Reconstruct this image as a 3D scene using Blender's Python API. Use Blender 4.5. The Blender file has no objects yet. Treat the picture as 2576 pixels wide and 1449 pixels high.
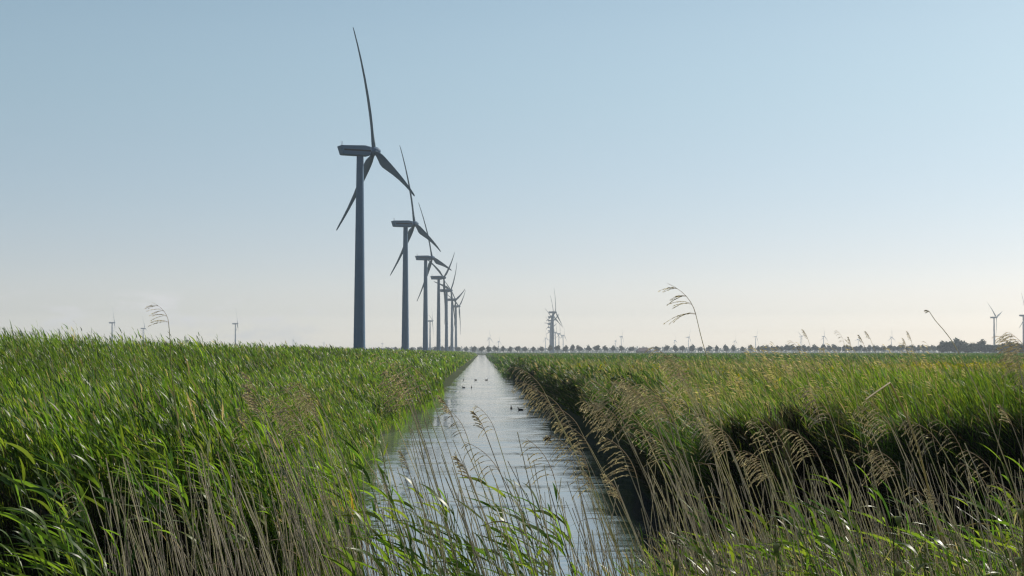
import bpy, math, random
import numpy as np
from mathutils import Vector, Matrix

R = math.radians
rng = np.random.default_rng(11)
random.seed(7)
scene = bpy.context.scene
COL = scene.collection

# ------------------------------------------------------------------ camera
F = 3960.0                      # focal length in units of a 2575 x 1449 view
CX, CY, HOR = 1287.5, 724.5, 885.0
EYE = Vector((0.0, 0.0, 4.0))
YAW = math.atan((CX - 1212.0) / F)
PITCH = math.atan((HOR - CY) / F)
cam_data = bpy.data.cameras.new("camera")
cam = bpy.data.objects.new("camera", cam_data)
COL.objects.link(cam)
cam_data.sensor_width = 36.0
cam_data.lens = 36.0 * F / 2575.0
cam_data.clip_start = 0.1
cam_data.clip_end = 30000.0
cam.location = EYE
cam.rotation_euler = (R(90) + PITCH, 0.0, -YAW)
scene.camera = cam
CAMROT = cam.rotation_euler.to_matrix()


def at(u, v, d):
    """Point seen at (u, v) of the 2575 x 1449 view, d metres ahead."""
    r = CAMROT @ Vector(((u - CX) / F, -(v - CY) / F, -1.0))
    fw = Vector((math.sin(YAW), math.cos(YAW), 0))
    return EYE + r * (d / r.dot(fw))


# ------------------------------------------------------------------ helpers
def tag(o, label=None, cat=None, group=None, kind=None):
    if label: o["label"] = label
    if cat: o["category"] = cat
    if group: o["group"] = group
    if kind: o["kind"] = kind
    return o


def empty(name, loc, label, cat, group=None, rz=0.0):
    o = bpy.data.objects.new(name, None)
    COL.objects.link(o)
    o.location = loc
    o.rotation_euler = (0, 0, rz)
    o.empty_display_size = 0.2
    return tag(o, label, cat, group)


def link(name, mesh, parent=None):
    o = bpy.data.objects.new(name, mesh)
    COL.objects.link(o)
    if parent is not None: o.parent = parent
    return o


def pydata(name, verts, faces, mat, smooth=False):
    m = bpy.data.meshes.new(name)
    m.from_pydata([tuple(v) for v in verts], [], faces)
    if mat: m.materials.append(mat)
    if smooth:
        m.polygons.foreach_set("use_smooth", [True] * len(m.polygons))
    m.update()
    return m


def quad_mesh(name, V, Q, mat, col=None):
    """numpy verts (N,3) + quads (M,4) -> mesh, optional per-vertex tint."""
    m = bpy.data.meshes.new(name)
    m.vertices.add(len(V))
    m.vertices.foreach_set("co", np.ascontiguousarray(V, dtype=np.float32).ravel())
    m.loops.add(Q.size)
    m.loops.foreach_set("vertex_index", np.ascontiguousarray(Q, dtype=np.int32).ravel())
    m.polygons.add(len(Q))
    m.polygons.foreach_set("loop_start", np.arange(0, Q.size, 4, dtype=np.int32))
    if mat: m.materials.append(mat)
    if col is not None:
        a = m.attributes.new("tint", 'FLOAT_COLOR', 'POINT')
        c4 = np.ones((len(V), 4), dtype=np.float32)
        c4[:, :3] = col
        a.data.foreach_set("color", c4.ravel())
    m.update()
    m.validate()
    return m


def norm(a):
    return a / np.maximum(np.linalg.norm(a, axis=-1, keepdims=True), 1e-9)


def strips(P, D, L, W, bend, side, twist, prof):
    """Ribbon leaves. P,D,bend,side (N,3); L,W,twist (N,). Returns V,Q."""
    n = len(prof)
    t = np.linspace(0, 1, n)
    C = P[:, None] + L[:, None, None] * (D[:, None] * t[None, :, None] + bend[:, None] * (t ** 2)[None, :, None])
    nrm = norm(np.cross(D, side))
    a = twist[:, None] * t[None]
    S = side[:, None] * np.cos(a)[..., None] + nrm[:, None] * np.sin(a)[..., None]
    hw = 0.5 * W[:, None, None] * np.asarray(prof)[None, :, None]
    A = C - S * hw
    B = C + S * hw
    N = len(P)
    V = np.stack([A, B], axis=2).reshape(N * n * 2, 3)
    base = (np.arange(N) * n * 2)[:, None]
    k = np.arange(n - 1)[None] * 2
    i = base + k
    Q = np.stack([i, i + 1, i + 3, i + 2], axis=-1).reshape(-1, 4)
    return V, Q, n * 2


class Bag:
    def __init__(s): s.V, s.Q, s.C, s.n = [], [], [], 0
    def add(s, V, Q, col):
        s.V.append(V); s.Q.append(Q + s.n); s.n += len(V)
        s.C.append(np.broadcast_to(col, (len(V), 3)))
    def strips(s, P, D, L, W, bend, side, twist, prof, col):
        V, Q, k = strips(P, D, L, W, bend, side, twist, prof)
        s.add(V, Q, np.repeat(col, k, axis=0))
    def mesh(s, name, mat):
        return quad_mesh(name, np.concatenate(s.V), np.concatenate(s.Q), mat, np.concatenate(s.C))


def tube(pts, radii, sides=6):
    """Verts / quads of a tube along a polyline."""
    pts = [Vector(p) for p in pts]
    V, Q = [], []
    for i, p in enumerate(pts):
        d = (pts[min(i + 1, len(pts) - 1)] - pts[max(i - 1, 0)]).normalized()
        x = d.orthogonal().normalized() if abs(d.y) > 0.9 else d.cross(Vector((0, 1, 0))).normalized()
        y = d.cross(x).normalized()
        for k in range(sides):
            a = 2 * math.pi * k / sides
            V.append(p + (x * math.cos(a) + y * math.sin(a)) * radii[i])
    for i in range(len(pts) - 1):
        for k in range(sides):
            a, b = i * sides + k, i * sides + (k + 1) % sides
            Q.append((a, b, b + sides, a + sides))
    return np.array(V), np.array(Q)


# ------------------------------------------------------------------ materials
def nodes(name):
    m = bpy.data.materials.new(name)
    m.use_nodes = True
    nt = m.node_tree
    nt.nodes.clear()
    out = nt.nodes.new("ShaderNodeOutputMaterial")
    return m, nt, out


def leaf_material(name, trans=0.5, rough=0.38, spec=0.5, tboost=1.5):
    m, nt, out = nodes(name)
    at_ = nt.nodes.new("ShaderNodeAttribute"); at_.attribute_name = "tint"
    tc = nt.nodes.new("ShaderNodeTexCoord")
    nz = nt.nodes.new("ShaderNodeTexNoise"); nz.inputs["Scale"].default_value = 9.0; nz.inputs["Detail"].default_value = 3
    nt.links.new(tc.outputs["Object"], nz.inputs["Vector"])
    mr = nt.nodes.new("ShaderNodeMapRange"); mr.inputs[3].default_value = 0.75; mr.inputs[4].default_value = 1.25
    nt.links.new(nz.outputs["Fac"], mr.inputs[0])
    mul = nt.nodes.new("ShaderNodeVectorMath"); mul.operation = 'SCALE'
    nt.links.new(at_.outputs["Color"], mul.inputs[0]); nt.links.new(mr.outputs[0], mul.inputs["Scale"])
    p = nt.nodes.new("ShaderNodeBsdfPrincipled")
    p.inputs["Roughness"].default_value = rough
    p.inputs["Specular IOR Level"].default_value = spec
    nt.links.new(mul.outputs[0], p.inputs["Base Color"])
    tb = nt.nodes.new("ShaderNodeVectorMath"); tb.operation = 'MULTIPLY'
    tb.inputs[1].default_value = (tboost * 1.05, tboost * 1.12, tboost * 0.7)
    nt.links.new(mul.outputs[0], tb.inputs[0])
    tr = nt.nodes.new("ShaderNodeBsdfTranslucent")
    nt.links.new(tb.outputs[0], tr.inputs["Color"])
    mx = nt.nodes.new("ShaderNodeMixShader"); mx.inputs[0].default_value = trans
    nt.links.new(p.outputs[0], mx.inputs[1]); nt.links.new(tr.outputs[0], mx.inputs[2])
    nt.links.new(mx.outputs[0], out.inputs["Surface"])
    return m


def plain(name, col, rough=0.6, spec=0.4, nscale=4.0, namt=0.15, metal=0.0):
    m, nt, out = nodes(name)
    p = nt.nodes.new("ShaderNodeBsdfPrincipled")
    tc = nt.nodes.new("ShaderNodeTexCoord")
    nz = nt.nodes.new("ShaderNodeTexNoise"); nz.inputs["Scale"].default_value = nscale; nz.inputs["Detail"].default_value = 4
    nt.links.new(tc.outputs["Object"], nz.inputs["Vector"])
    rp = nt.nodes.new("ShaderNodeValToRGB")
    rp.color_ramp.elements[0].position = 0.3; rp.color_ramp.elements[1].position = 0.7
    rp.color_ramp.elements[0].color = tuple(c * (1 - namt) for c in col) + (1,)
    rp.color_ramp.elements[1].color = tuple(min(1, c * (1 + namt)) for c in col) + (1,)
    nt.links.new(nz.outputs["Fac"], rp.inputs[0]); nt.links.new(rp.outputs[0], p.inputs["Base Color"])
    p.inputs["Roughness"].default_value = rough
    p.inputs["Specular IOR Level"].default_value = spec
    p.inputs["Metallic"].default_value = metal
    nt.links.new(p.outputs[0], out.inputs["Surface"])
    return m


M_leaf = leaf_material("reed_leaf", 0.46, 0.40, 0.40, 2.9)
M_grass = leaf_material("field_grass", 0.46, 0.46, 0.3, 2.5)
M_plume = leaf_material("plume", 0.45, 0.7, 0.2, 1.3)
M_dry = leaf_material("dry_stem", 0.35, 0.6, 0.2, 1.2)
M_petal = leaf_material("petal", 0.45, 0.6, 0.2, 1.2)
M_crown = leaf_material("tree_leaf", 0.25, 0.6, 0.15, 1.0)
M_bark = plain("bark", (0.10, 0.08, 0.06), 0.9)
M_tower = plain("backlit_turbine_paint", (0.08, 0.16, 0.265), 0.6, 0.25, 0.4, 0.06)  # light grey towers coloured dark blue-grey, backlit shade put into the paint
M_blade = plain("blade_paint", (0.08, 0.135, 0.18), 0.6, 0.25, 0.3, 0.05)  # blades carry the same backlit shade in their colour
M_band = plain("louvre_dark", (0.02, 0.022, 0.03), 0.7)
M_steel = plain("galvanised", (0.25, 0.25, 0.25), 0.5, 0.5)
M_brick = plain("barn_wall", (0.20, 0.13, 0.12), 0.9)
M_roof = plain("barn_roof", (0.13, 0.09, 0.10), 0.8)
M_doorp = plain("barn_door", (0.06, 0.06, 0.07), 0.7)
M_duck = plain("duck_feather", (0.030, 0.026, 0.022), 0.6, 0.3, 14, 0.5)
M_bill = plain("duck_bill", (0.25, 0.17, 0.03), 0.5)


def ground_material():
    m, nt, out = nodes("meadow_soil")
    p = nt.nodes.new("ShaderNodeBsdfPrincipled"); p.inputs["Roughness"].default_value = 0.95
    p.inputs["Specular IOR Level"].default_value = 0.1
    tc = nt.nodes.new("ShaderNodeTexCoord")
    n1 = nt.nodes.new("ShaderNodeTexNoise"); n1.inputs["Scale"].default_value = 0.012; n1.inputs["Detail"].default_value = 6
    n2 = nt.nodes.new("ShaderNodeTexNoise"); n2.inputs["Scale"].default_value = 1.7; n2.inputs["Detail"].default_value = 6
    nt.links.new(tc.outputs["Object"], n1.inputs["Vector"]); nt.links.new(tc.outputs["Object"], n2.inputs["Vector"])
    r1 = nt.nodes.new("ShaderNodeValToRGB"); e = r1.color_ramp.elements
    e[0].position, e[0].color = 0.35, (0.022, 0.045, 0.014, 1)
    e[1].position, e[1].color = 0.65, (0.05, 0.075, 0.024, 1)
    r2 = nt.nodes.new("ShaderNodeValToRGB"); e = r2.color_ramp.elements
    e[0].position, e[0].color = 0.3, (0.022, 0.017, 0.012, 1)
    e[1].position, e[1].color = 0.7, (0.045, 0.045, 0.02, 1)
    nt.links.new(n1.outputs["Fac"], r1.inputs[0]); nt.links.new(n2.outputs["Fac"], r2.inputs[0])
    mx = nt.nodes.new("ShaderNodeMix"); mx.data_type = 'RGBA'; mx.inputs[0].default_value = 0.35
    nt.links.new(r1.outputs[0], mx.inputs["A"]); nt.links.new(r2.outputs[0], mx.inputs["B"])
    nt.links.new(mx.outputs["Result"], p.inputs["Base Color"])
    nt.links.new(p.outputs[0], out.inputs["Surface"])
    return m


def water_material():
    m, nt, out = nodes("canal_water")
    p = nt.nodes.new("ShaderNodeBsdfPrincipled")
    p.inputs["Base Color"].default_value = (0.12, 0.14, 0.14, 1)
    p.inputs["Roughness"].default_value = 0.06
    p.inputs["IOR"].default_value = 7.0
    tc = nt.nodes.new("ShaderNodeTexCoord")
    def noise(sx, sy, det, ro=0.55):
        mp = nt.nodes.new("ShaderNodeMapping"); mp.inputs["Scale"].default_value = (sx, sy, 1)
        nt.links.new(tc.outputs["Object"], mp.inputs["Vector"])
        n = nt.nodes.new("ShaderNodeTexNoise"); n.inputs["Scale"].default_value = 1.0; n.inputs["Detail"].default_value = det
        n.inputs["Roughness"].default_value = ro
        nt.links.new(mp.outputs[0], n.inputs["Vector"])
        return n.outputs["Fac"]
    def mth(op, a, b):
        n = nt.nodes.new("ShaderNodeMath"); n.operation = op
        for k, q in enumerate((a, b)):
            if isinstance(q, float): n.inputs[k].default_value = q
            else: nt.links.new(q, n.inputs[k])
        return n.outputs[0]
    mr = nt.nodes.new("ShaderNodeMapRange"); mr.inputs[1].default_value = 0.42; mr.inputs[2].default_value = 0.62
    mr.inputs[3].default_value = 0.10; mr.inputs[4].default_value = 1.0
    nt.links.new(noise(0.22, 0.09, 3), mr.inputs[0])
    small = mth('MULTIPLY', noise(1.1, 3.4, 4), 0.015)
    big = mth('MULTIPLY', noise(0.22, 0.75, 2), 0.048)
    hgt = mth('MULTIPLY', mth('ADD', small, big), mr.outputs[0])
    b = nt.nodes.new("ShaderNodeBump"); b.inputs["Distance"].default_value = 1.0
    b.inputs["Strength"].default_value = 1.0
    nt.links.new(hgt, b.inputs["Height"])
    nt.links.new(b.outputs[0], p.inputs["Normal"])
    nt.links.new(p.outputs[0], out.inputs["Surface"])
    return m


# ------------------------------------------------------------------ world, sun
SUN_EL, SUN_AZ = R(37), R(51)            # azimuth clockwise from +Y
world = bpy.data.worlds.new("World")
scene.world = world
world.use_nodes = True
wn = world.node_tree
bg = wn.nodes["Background"]
sky = wn.nodes.new("ShaderNodeTexSky")
sky.sky_type = 'NISHITA'
sky.sun_disc = False
sky.sun_elevation = SUN_EL
sky.sun_rotation = SUN_AZ
sky.altitude = 0
sky.air_density = 1.0
sky.dust_density = 0.7
sky.ozone_density = 1.2
# thin cumulus bank low on one side of the horizon, part of the sky itself
tcw = wn.nodes.new("ShaderNodeTexCoord")
sep = wn.nodes.new("ShaderNodeSeparateXYZ")
wn.links.new(tcw.outputs["Generated"], sep.inputs[0])
mpw = wn.nodes.new("ShaderNodeMapping"); mpw.inputs["Scale"].default_value = (14, 14, 46)
wn.links.new(tcw.outputs["Generated"], mpw.inputs[0])
nw = wn.nodes.new("ShaderNodeTexNoise"); nw.inputs["Scale"].default_value = 1.3; nw.inputs["Detail"].default_value = 7
nw.inputs["Roughness"].default_value = 0.55
wn.links.new(mpw.outputs[0], nw.inputs["Vector"])
cr = wn.nodes.new("ShaderNodeMapRange"); cr.interpolation_type = 'SMOOTHSTEP'
cr.inputs[1].default_value = 0.50; cr.inputs[2].default_value = 0.66
wn.links.new(nw.outputs["Fac"], cr.inputs[0])
def wmap(src, a, b, lo=0.0, hi=1.0):
    n = wn.nodes.new("ShaderNodeMapRange"); n.interpolation_type = 'SMOOTHSTEP'
    n.inputs[1].default_value = a; n.inputs[2].default_value = b
    n.inputs[3].default_value = lo; n.inputs[4].default_value = hi
    wn.links.new(src, n.inputs[0]); return n.outputs[0]
def wmul(a, b):
    n = wn.nodes.new("ShaderNodeMath"); n.operation = 'MULTIPLY'
    wn.links.new(a, n.inputs[0])
    if isinstance(b, float): n.inputs[1].default_value = b
    else: wn.links.new(b, n.inputs[1])
    return n.outputs[0]
low = wmap(sep.outputs["Z"], 0.030, 0.040, 1.0, 0.0)
lft = wmap(sep.outputs["X"], -0.20, -0.02, 1.0, 0.05)
mask = wmul(wmul(wmul(cr.outputs[0], low), lft), 0.75)
cmix = wn.nodes.new("ShaderNodeMix"); cmix.data_type = 'RGBA'
cmix.inputs["B"].default_value = (9.2, 9.0, 9.2, 1)
grade = wn.nodes.new("ShaderNodeVectorMath"); grade.operation = 'MULTIPLY'
LIFT = [(0.0, (2.393, 2.394, 2.727)), (0.0166, (2.393, 2.394, 2.727)), (0.0234, (2.263, 2.239, 2.542)), (0.0335, (1.741, 1.768, 2.14)), (0.0488, (1.351, 1.382, 1.717)), (0.0674, (1.252, 1.254, 1.543)), (0.0877, (1.179, 1.176, 1.426)), (0.1079, (1.114, 1.107, 1.323)), (0.1315, (1.079, 1.07, 1.245)), (0.1584, (1.061, 1.052, 1.182)), (0.1885, (1.053, 1.046, 1.134)), (0.2252, (1.062, 1.055, 1.097)), (0.2682, (1.086, 1.08, 1.069)), (0.3109, (1.116, 1.115, 1.059)), (0.3531, (1.148, 1.148, 1.061)), (0.3949, (1.17, 1.166, 1.059)), (0.4317, (1.16, 1.164, 1.048)), (0.55, (1.16, 1.164, 1.048)), (0.75, (0.5, 0.52, 0.5)), (1.0, (0.33, 0.35, 0.35))]          # tint by elevation, 0 .. 0.5 of sin(elevation)
lift = wn.nodes.new("ShaderNodeValToRGB")
lz = wn.nodes.new("ShaderNodeMath"); lz.operation = 'MULTIPLY'; lz.inputs[1].default_value = 2.0
wn.links.new(sep.outputs["Z"], lz.inputs[0]); wn.links.new(lz.outputs[0], lift.inputs[0])
lift.color_ramp.interpolation = 'LINEAR'
while len(lift.color_ramp.elements) > 1: lift.color_ramp.elements.remove(lift.color_ramp.elements[-1])
for i, (p_, c_) in enumerate(LIFT):
    e_ = lift.color_ramp.elements[0] if i == 0 else lift.color_ramp.elements.new(p_)
    e_.position = p_; e_.color = (*c_, 1)
wn.links.new(lift.outputs["Color"], grade.inputs[1])
wn.links.new(sky.outputs[0], grade.inputs[0])
wn.links.new(mask, cmix.inputs[0]); wn.links.new(grade.outputs[0], cmix.inputs["A"])
wn.links.new(cmix.outputs["Result"], bg.inputs["Color"])
bg.inputs["Strength"].default_value = 0.094

sun_data = bpy.data.lights.new("sun", 'SUN')
sun_data.energy = 5.0
sun_data.angle = R(0.53)
sun_data.color = (1.0, 0.93, 0.82)
sun = bpy.data.objects.new("sun", sun_data)
COL.objects.link(sun)
SV = Vector((math.sin(SUN_AZ) * math.cos(SUN_EL), math.cos(SUN_AZ) * math.cos(SUN_EL), math.sin(SUN_EL)))
sun.rotation_euler = SV.to_track_quat('Z', 'Y').to_euler()
sun.location = (60, 60, 150)

# ------------------------------------------------------------------ ground, water
CANAL_END = 1900.0


def sstep(a, b, x):
    t = np.clip((x - a) / (b - a), 0, 1)
    return t * t * (3 - 2 * t)


def edge_left(y):
    return np.interp(y, [0, 12, 20, 30, 45, 62, 80, 100, 140, 2000], [-0.9, -0.95, -1.6, -2.5, -3.75, -4.75, -4.6, -4.15, -3.9, -3.9]) + (0.12 * np.sin(y * 0.31) + 0.1 * np.sin(y * 0.13)) * sstep(20, 50, y) + (0.32 * np.sin(y * 0.23 + 1.2) + 0.22 * np.sin(y * 0.57)) * sstep(44, 60, y) * sstep(260, 120, y)


def edge_right(y):
    return np.interp(y, [0, 30, 40, 60, 140, 2000], [4.1, 4.3, 4.75, 5.1, 4.8, 4.5]) + 0.10 * np.sin(y * 0.27 + 1) + 0.1 * np.sin(y * 0.11)


def front(x):
    """where the shaded bank's end faces the near shore"""
    return 30.0 + 0.5 * np.sin(x * 0.9) + 0.05 * np.clip(x - 6, 0, 30) + 5.5 * sstep(5.9, 6.5, x) * sstep(8.6, 8.0, x)


def ground_z(x, y):
    x = np.asarray(x, float); y = np.asarray(y, float)
    ul = edge_left(y) - x
    zl = np.interp(ul, [-1.2, 0, 1.5, 5, 12, 30, 200], [-0.8, 0.06, 0.5, 1.15, 1.75, 1.5, 1.4])
    ur = np.minimum(x - edge_right(y), y - front(x))
    zr = np.interp(ur, [-1.2, 0, 0.45, 0.9, 2.5, 200], [-0.8, 0.06, 1.25, 1.65, 1.8, 1.8]) * np.interp(y, [60, 140], [1.0, 0.86])
    marsh = np.where((x > 3.2) & (y < 33), 0.10, -0.8)
    z = np.maximum(np.maximum(zl, zr), np.maximum(marsh, -0.8))
    near = 0.2 + 2.0 * sstep(5.0, -1.0, y)
    w = sstep(17.5, 14.5, y)
    z = np.maximum(z, z * (1 - w) + near * w)
    z = np.where(y > CANAL_END, 1.45, z)
    return z


xs = np.unique(np.concatenate([np.linspace(-40, 60, 201), np.geomspace(60, 6000, 24), -np.geomspace(40, 6000, 24)]))
ys = np.unique(np.concatenate([np.linspace(-40, 130, 171), np.geomspace(130, 8800, 90)]))
GX, GY = np.meshgrid(xs, ys)
GZ = ground_z(GX, GY)
nx, ny = len(xs), len(ys)
idx = (np.arange(ny - 1)[:, None] * nx + np.arange(nx - 1)[None]).ravel()
ground = link("ground", quad_mesh("ground", np.stack([GX, GY, GZ], -1).reshape(-1, 3),
                                  np.stack([idx, idx + 1, idx + 1 + nx, idx + nx], -1), ground_material()))
tag(ground, kind="structure")
wy = np.unique(np.concatenate([np.linspace(13, 120, 55), np.geomspace(120, CANAL_END, 40)]))
wv, wq = [], []
for i, y in enumerate(wy):
    wv += [(-6.6, y, 0.0), (6.6, y, 0.0)]
for i in range(len(wy) - 1):
    wq.append((2 * i, 2 * i + 1, 2 * i + 3, 2 * i + 2))
water = link("water", quad_mesh("water", np.array(wv), np.array(wq), water_material()))
tag(water, kind="structure")

# ------------------------------------------------------------------ leaf beds
LEAFP = [0.45, 1.0, 0.8, 0.03]
LEAFP5 = [0.4, 0.9, 1.0, 0.65, 0.03]
GREENS = np.array([[0.066, 0.115, 0.013], [0.082, 0.128, 0.014], [0.036, 0.076, 0.012], [0.105, 0.136, 0.016], [0.026, 0.056, 0.013]])
STRAW = np.array([[0.22, 0.17, 0.10], [0.17, 0.13, 0.08], [0.13, 0.10, 0.07]])
WIND = np.array([-1.0, -0.12, 0.0])


def vnoise(x, y, s, seed=0):
    """cheap smooth noise 0..1"""
    x = x / s + seed * 13.7; y = y / s + seed * 7.1
    n = np.sin(x * 1.7 + np.sin(y * 1.3)) + np.sin(y * 2.1 + 1.7 * np.sin(x * 0.9)) + 0.6 * np.sin(x * 3.9 + y * 3.1)
    return np.clip(0.5 + n / 5.2, 0, 1)


def pick(N, weights, pal):
    return pal[rng.choice(len(pal), N, p=np.array(weights) / np.sum(weights))] * rng.uniform(0.75, 1.25, (N, 1))


def reed_bed(bag, x, y, H, scale, K, Lr, Wr, lean=0.25, stem=True, dry=0.04, weights=(4, 4, 3, 3, 2), low=0.35, upright=0.9, vary=None):
    """Leafy reeds: K ribbon leaves on a leaning stem for each (x, y)."""
    N = len(x)
    z = ground_z(x, y)
    B = np.stack([x, y, z], -1)
    ln = lean * rng.uniform(0.5, 1.5, N)
    gust = vnoise(x, y, 6.0, 3) * 0.5 + 0.75
    ln = ln * gust
    def on(t):
        return B + np.stack([-ln * H * t ** 1.8, -0.1 * ln * H * t ** 1.8, H * t * (1 - 0.12 * ln * t)], -1)
    if stem:
        top = on(1.0)
        d = top - B
        Ls = np.linalg.norm(d, axis=1)
        D = d / Ls[:, None]
        sd = norm(np.cross(D, np.array([[0.2, 1.0, 0.0]])))
        bag.strips(B, D, Ls, 0.009 * scale, np.zeros((N, 3)), sd, np.zeros(N), [1, 0.3], pick(N, (1, 1, 1, 1, 1), GREENS))
    for k in range(K):
        t = np.clip(low + (1 - low) * (k + rng.uniform(0, 1, N)) / K, 0, 1)
        P = on(t)
        az = rng.uniform(0, 2 * math.pi, N)
        h = np.stack([np.cos(az), np.sin(az), 0 * az], -1) * 0.75 + WIND * 0.55
        up = upright * rng.uniform(0.6, 1.5, N) * (0.8 + 0.8 * t)
        D = norm(h * 0.6 + np.stack([0 * up, 0 * up, up], -1))
        L = rng.uniform(*Lr, N) * (0.75 + 0.5 * np.sin(math.pi * np.clip(t, 0, 1)))* np.minimum(scale, 2.0) ** 0.5
        W = rng.uniform(*Wr, N) * scale
        bend = WIND * rng.uniform(0.05, 0.40, N)[:, None] + np.array([0, 0, -1.0]) * rng.uniform(0.0, 0.42, N)[:, None] * (1.15 - 0.6 * t)[:, None]
        r = norm(rng.normal(size=(N, 3)))
        side = norm(np.cross(D, r))
        col = pick(N, weights, GREENS)
        m = rng.random(N) < dry
        col[m] = pick(int(m.sum()), (1, 1, 1), STRAW)
        if vary is not None: col = col * vary[:, None]
        bag.strips(P, D, L, W, bend, side, rng.uniform(-1.0, 1.0, N), LEAFP, col)


def logu(a, b, N):
    return np.exp(rng.uniform(math.log(a), math.log(b), N))


def seeding(bag, x, y, hr):
    """pale dry stalks with a loose drooping head"""
    n = len(x)
    B = np.stack([x, y, ground_z(x, y)], -1); h = rng.uniform(*hr, n)
    D = norm(np.stack([-rng.uniform(.1, .5, n), rng.uniform(-.1, .1, n), np.ones(n)], -1))
    sd = norm(np.cross(D, np.array([[0.1, 1, 0]])))
    bag.strips(B, D, h, np.maximum(.006, y * 0.00016), np.tile([-.15, 0, 0], (n, 1)) * h[:, None], sd, np.zeros(n), [1, .9, .7], pick(n, (1, 1, 1), STRAW) * 1.3)
    T = B + (D + np.tile([-.15, 0, 0], (n, 1)) * h[:, None]) * h[:, None]
    for k in range(7):
        P = T - D * (0.05 * k + rng.uniform(-.03, .03, (n, 1)))
        DD = norm(D + np.stack([-rng.uniform(.3, 1.2, n), rng.uniform(-.4, .4, n), rng.uniform(-.5, .3, n)], -1))
        bag.strips(P, DD, rng.uniform(.08, .17, n), np.maximum(.014, y * 0.0004), np.tile([-.1, 0, -.35], (n, 1)), norm(np.cross(DD, rng.normal(size=(n, 3)))), np.zeros(n), [.5, 1, .1],
                   pick(n, (1, 1, 1), STRAW) * 1.6)


# --- green bank
def left_height(x, y):
    ul = edge_left(y) - x
    h = np.interp(ul, [0, 1.0, 2.5, 6, 10, 15], [1.60, 1.95, 2.15, 2.2, 2.35, 2.35])
    h = h + np.interp(ul, [5, 9, 15], [0, .2, .78]) * np.interp(y, [36, 60, 120], [1, 0.75, 0.1])
    return h + np.interp(y, [16, 26, 45], [0.75, 0.45, 0.0]) * np.interp(ul, [0, 3, 6], [1, .5, 0])


bag = Bag()
N = 105000
y = logu(15.5, 150, N); ul = rng.uniform(-0.25, 16.5, N)
x = edge_left(y) - ul
clump = vnoise(x, y, 1.3, 1)
ok = (x > -0.36 * y - 2.5) & (rng.random(N) < 0.12 + 1.25 * clump) & (y > 16 + 1.6 * np.sin(x * 1.3))
x, y, clump = x[ok], y[ok], clump[ok]
H = left_height(x, y) * rng.uniform(0.76, 1.06, len(x)) * (0.60 + 0.28 * vnoise(x, y, 3.0, 2) + 0.34 * sstep(0.2, 0.8, clump))
wisp = rng.random(len(x)) < 0.05
H[wisp] *= rng.uniform(1.05, 1.22, int(wisp.sum()))
vary = (0.55 + 0.75 * vnoise(x, y, 2.1, 6)) * rng.uniform(0.75, 1.2, len(x))
for m, lo in ((y < 18.5, 0.86), ((y >= 18.5) & (y < 23), 0.76), (y >= 23, 0.40)):
    reed_bed(bag, x[m], y[m], H[m], np.maximum(1.0, y[m] / 42.0), 8, (0.16, 0.34) if lo > .5 else (0.19, 0.40), (0.013, 0.025), low=lo, upright=1.25, lean=0.22, dry=0.08, vary=vary[m])
# closed front of the stand: leafy tops over dead lower leaves, coloured near-black to stand in for shade
N = 5200
x = rng.uniform(-7.5, -0.75, N); y = 15.4 + rng.uniform(0, 1, N) ** 1.3 * 8
ok = edge_left(y) - x > -0.2
x, y = x[ok], y[ok]
reed_bed(bag, x, y, left_height(x, y) * rng.uniform(0.85, 1.06, len(x)), np.ones(len(x)), 8, (0.15, 0.33), (0.013, 0.024), low=0.86, upright=1.0, lean=0.26, dry=0.05)
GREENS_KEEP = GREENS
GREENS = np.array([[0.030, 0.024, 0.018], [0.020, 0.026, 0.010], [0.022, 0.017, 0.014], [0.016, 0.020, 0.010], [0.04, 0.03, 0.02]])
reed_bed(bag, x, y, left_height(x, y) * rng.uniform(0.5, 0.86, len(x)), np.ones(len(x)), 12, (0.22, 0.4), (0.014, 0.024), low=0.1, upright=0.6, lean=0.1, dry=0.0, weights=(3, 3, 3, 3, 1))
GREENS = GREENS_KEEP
y = logu(24, 80, 320); x = edge_left(y) - rng.uniform(0.0, 2.4, 320)
seeding(bag, x, y, (1.6, 2.5))
y = logu(18, 90, 170); x = edge_left(y) - rng.uniform(1.0, 15, 170)
seeding(bag, x, y, (1.9, 2.6))
o = link("reed_bed", bag.mesh("green_reed_bed", M_leaf))
tag(o, "dense sunlit green reeds covering the sloping bank beside the canal", "reeds", kind="stuff")

bag = Bag()
N = 26000
y = logu(140, 1500, N); ul = 0.35 + rng.uniform(0, 1, N) * (8 + 0.05 * y)
x = edge_left(y) - ul
H = left_height(x, y) * rng.uniform(0.72, 1.05, N) * (0.78 + 0.3 * vnoise(x, y, 5.0, 2) + 0.12 * vnoise(x, y, 14.0, 7))
reed_bed(bag, x, y, H, np.maximum(1.0, y / 42.0), 4, (0.4, 0.65), (0.020, 0.032), low=0.35, stem=False, upright=1.25, vary=0.6 + 0.6 * vnoise(x, y, 7, 3))
N = 9000
y = logu(60, 900, N); x = -20 - rng.uniform(0, 1, N) * (0.45 * y)
H = 1.9 * rng.uniform(0.7, 1.1, N)
reed_bed(bag, x, y, H, np.maximum(1.0, y / 30.0), 4, (0.4, 0.65), (0.022, 0.034), low=0.35, stem=False)
o = link("reed_bed", bag.mesh("far_reed_bed", M_leaf))
tag(o, "distant green reeds narrowing along the canal towards the horizon", "reeds", kind="stuff")

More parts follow.
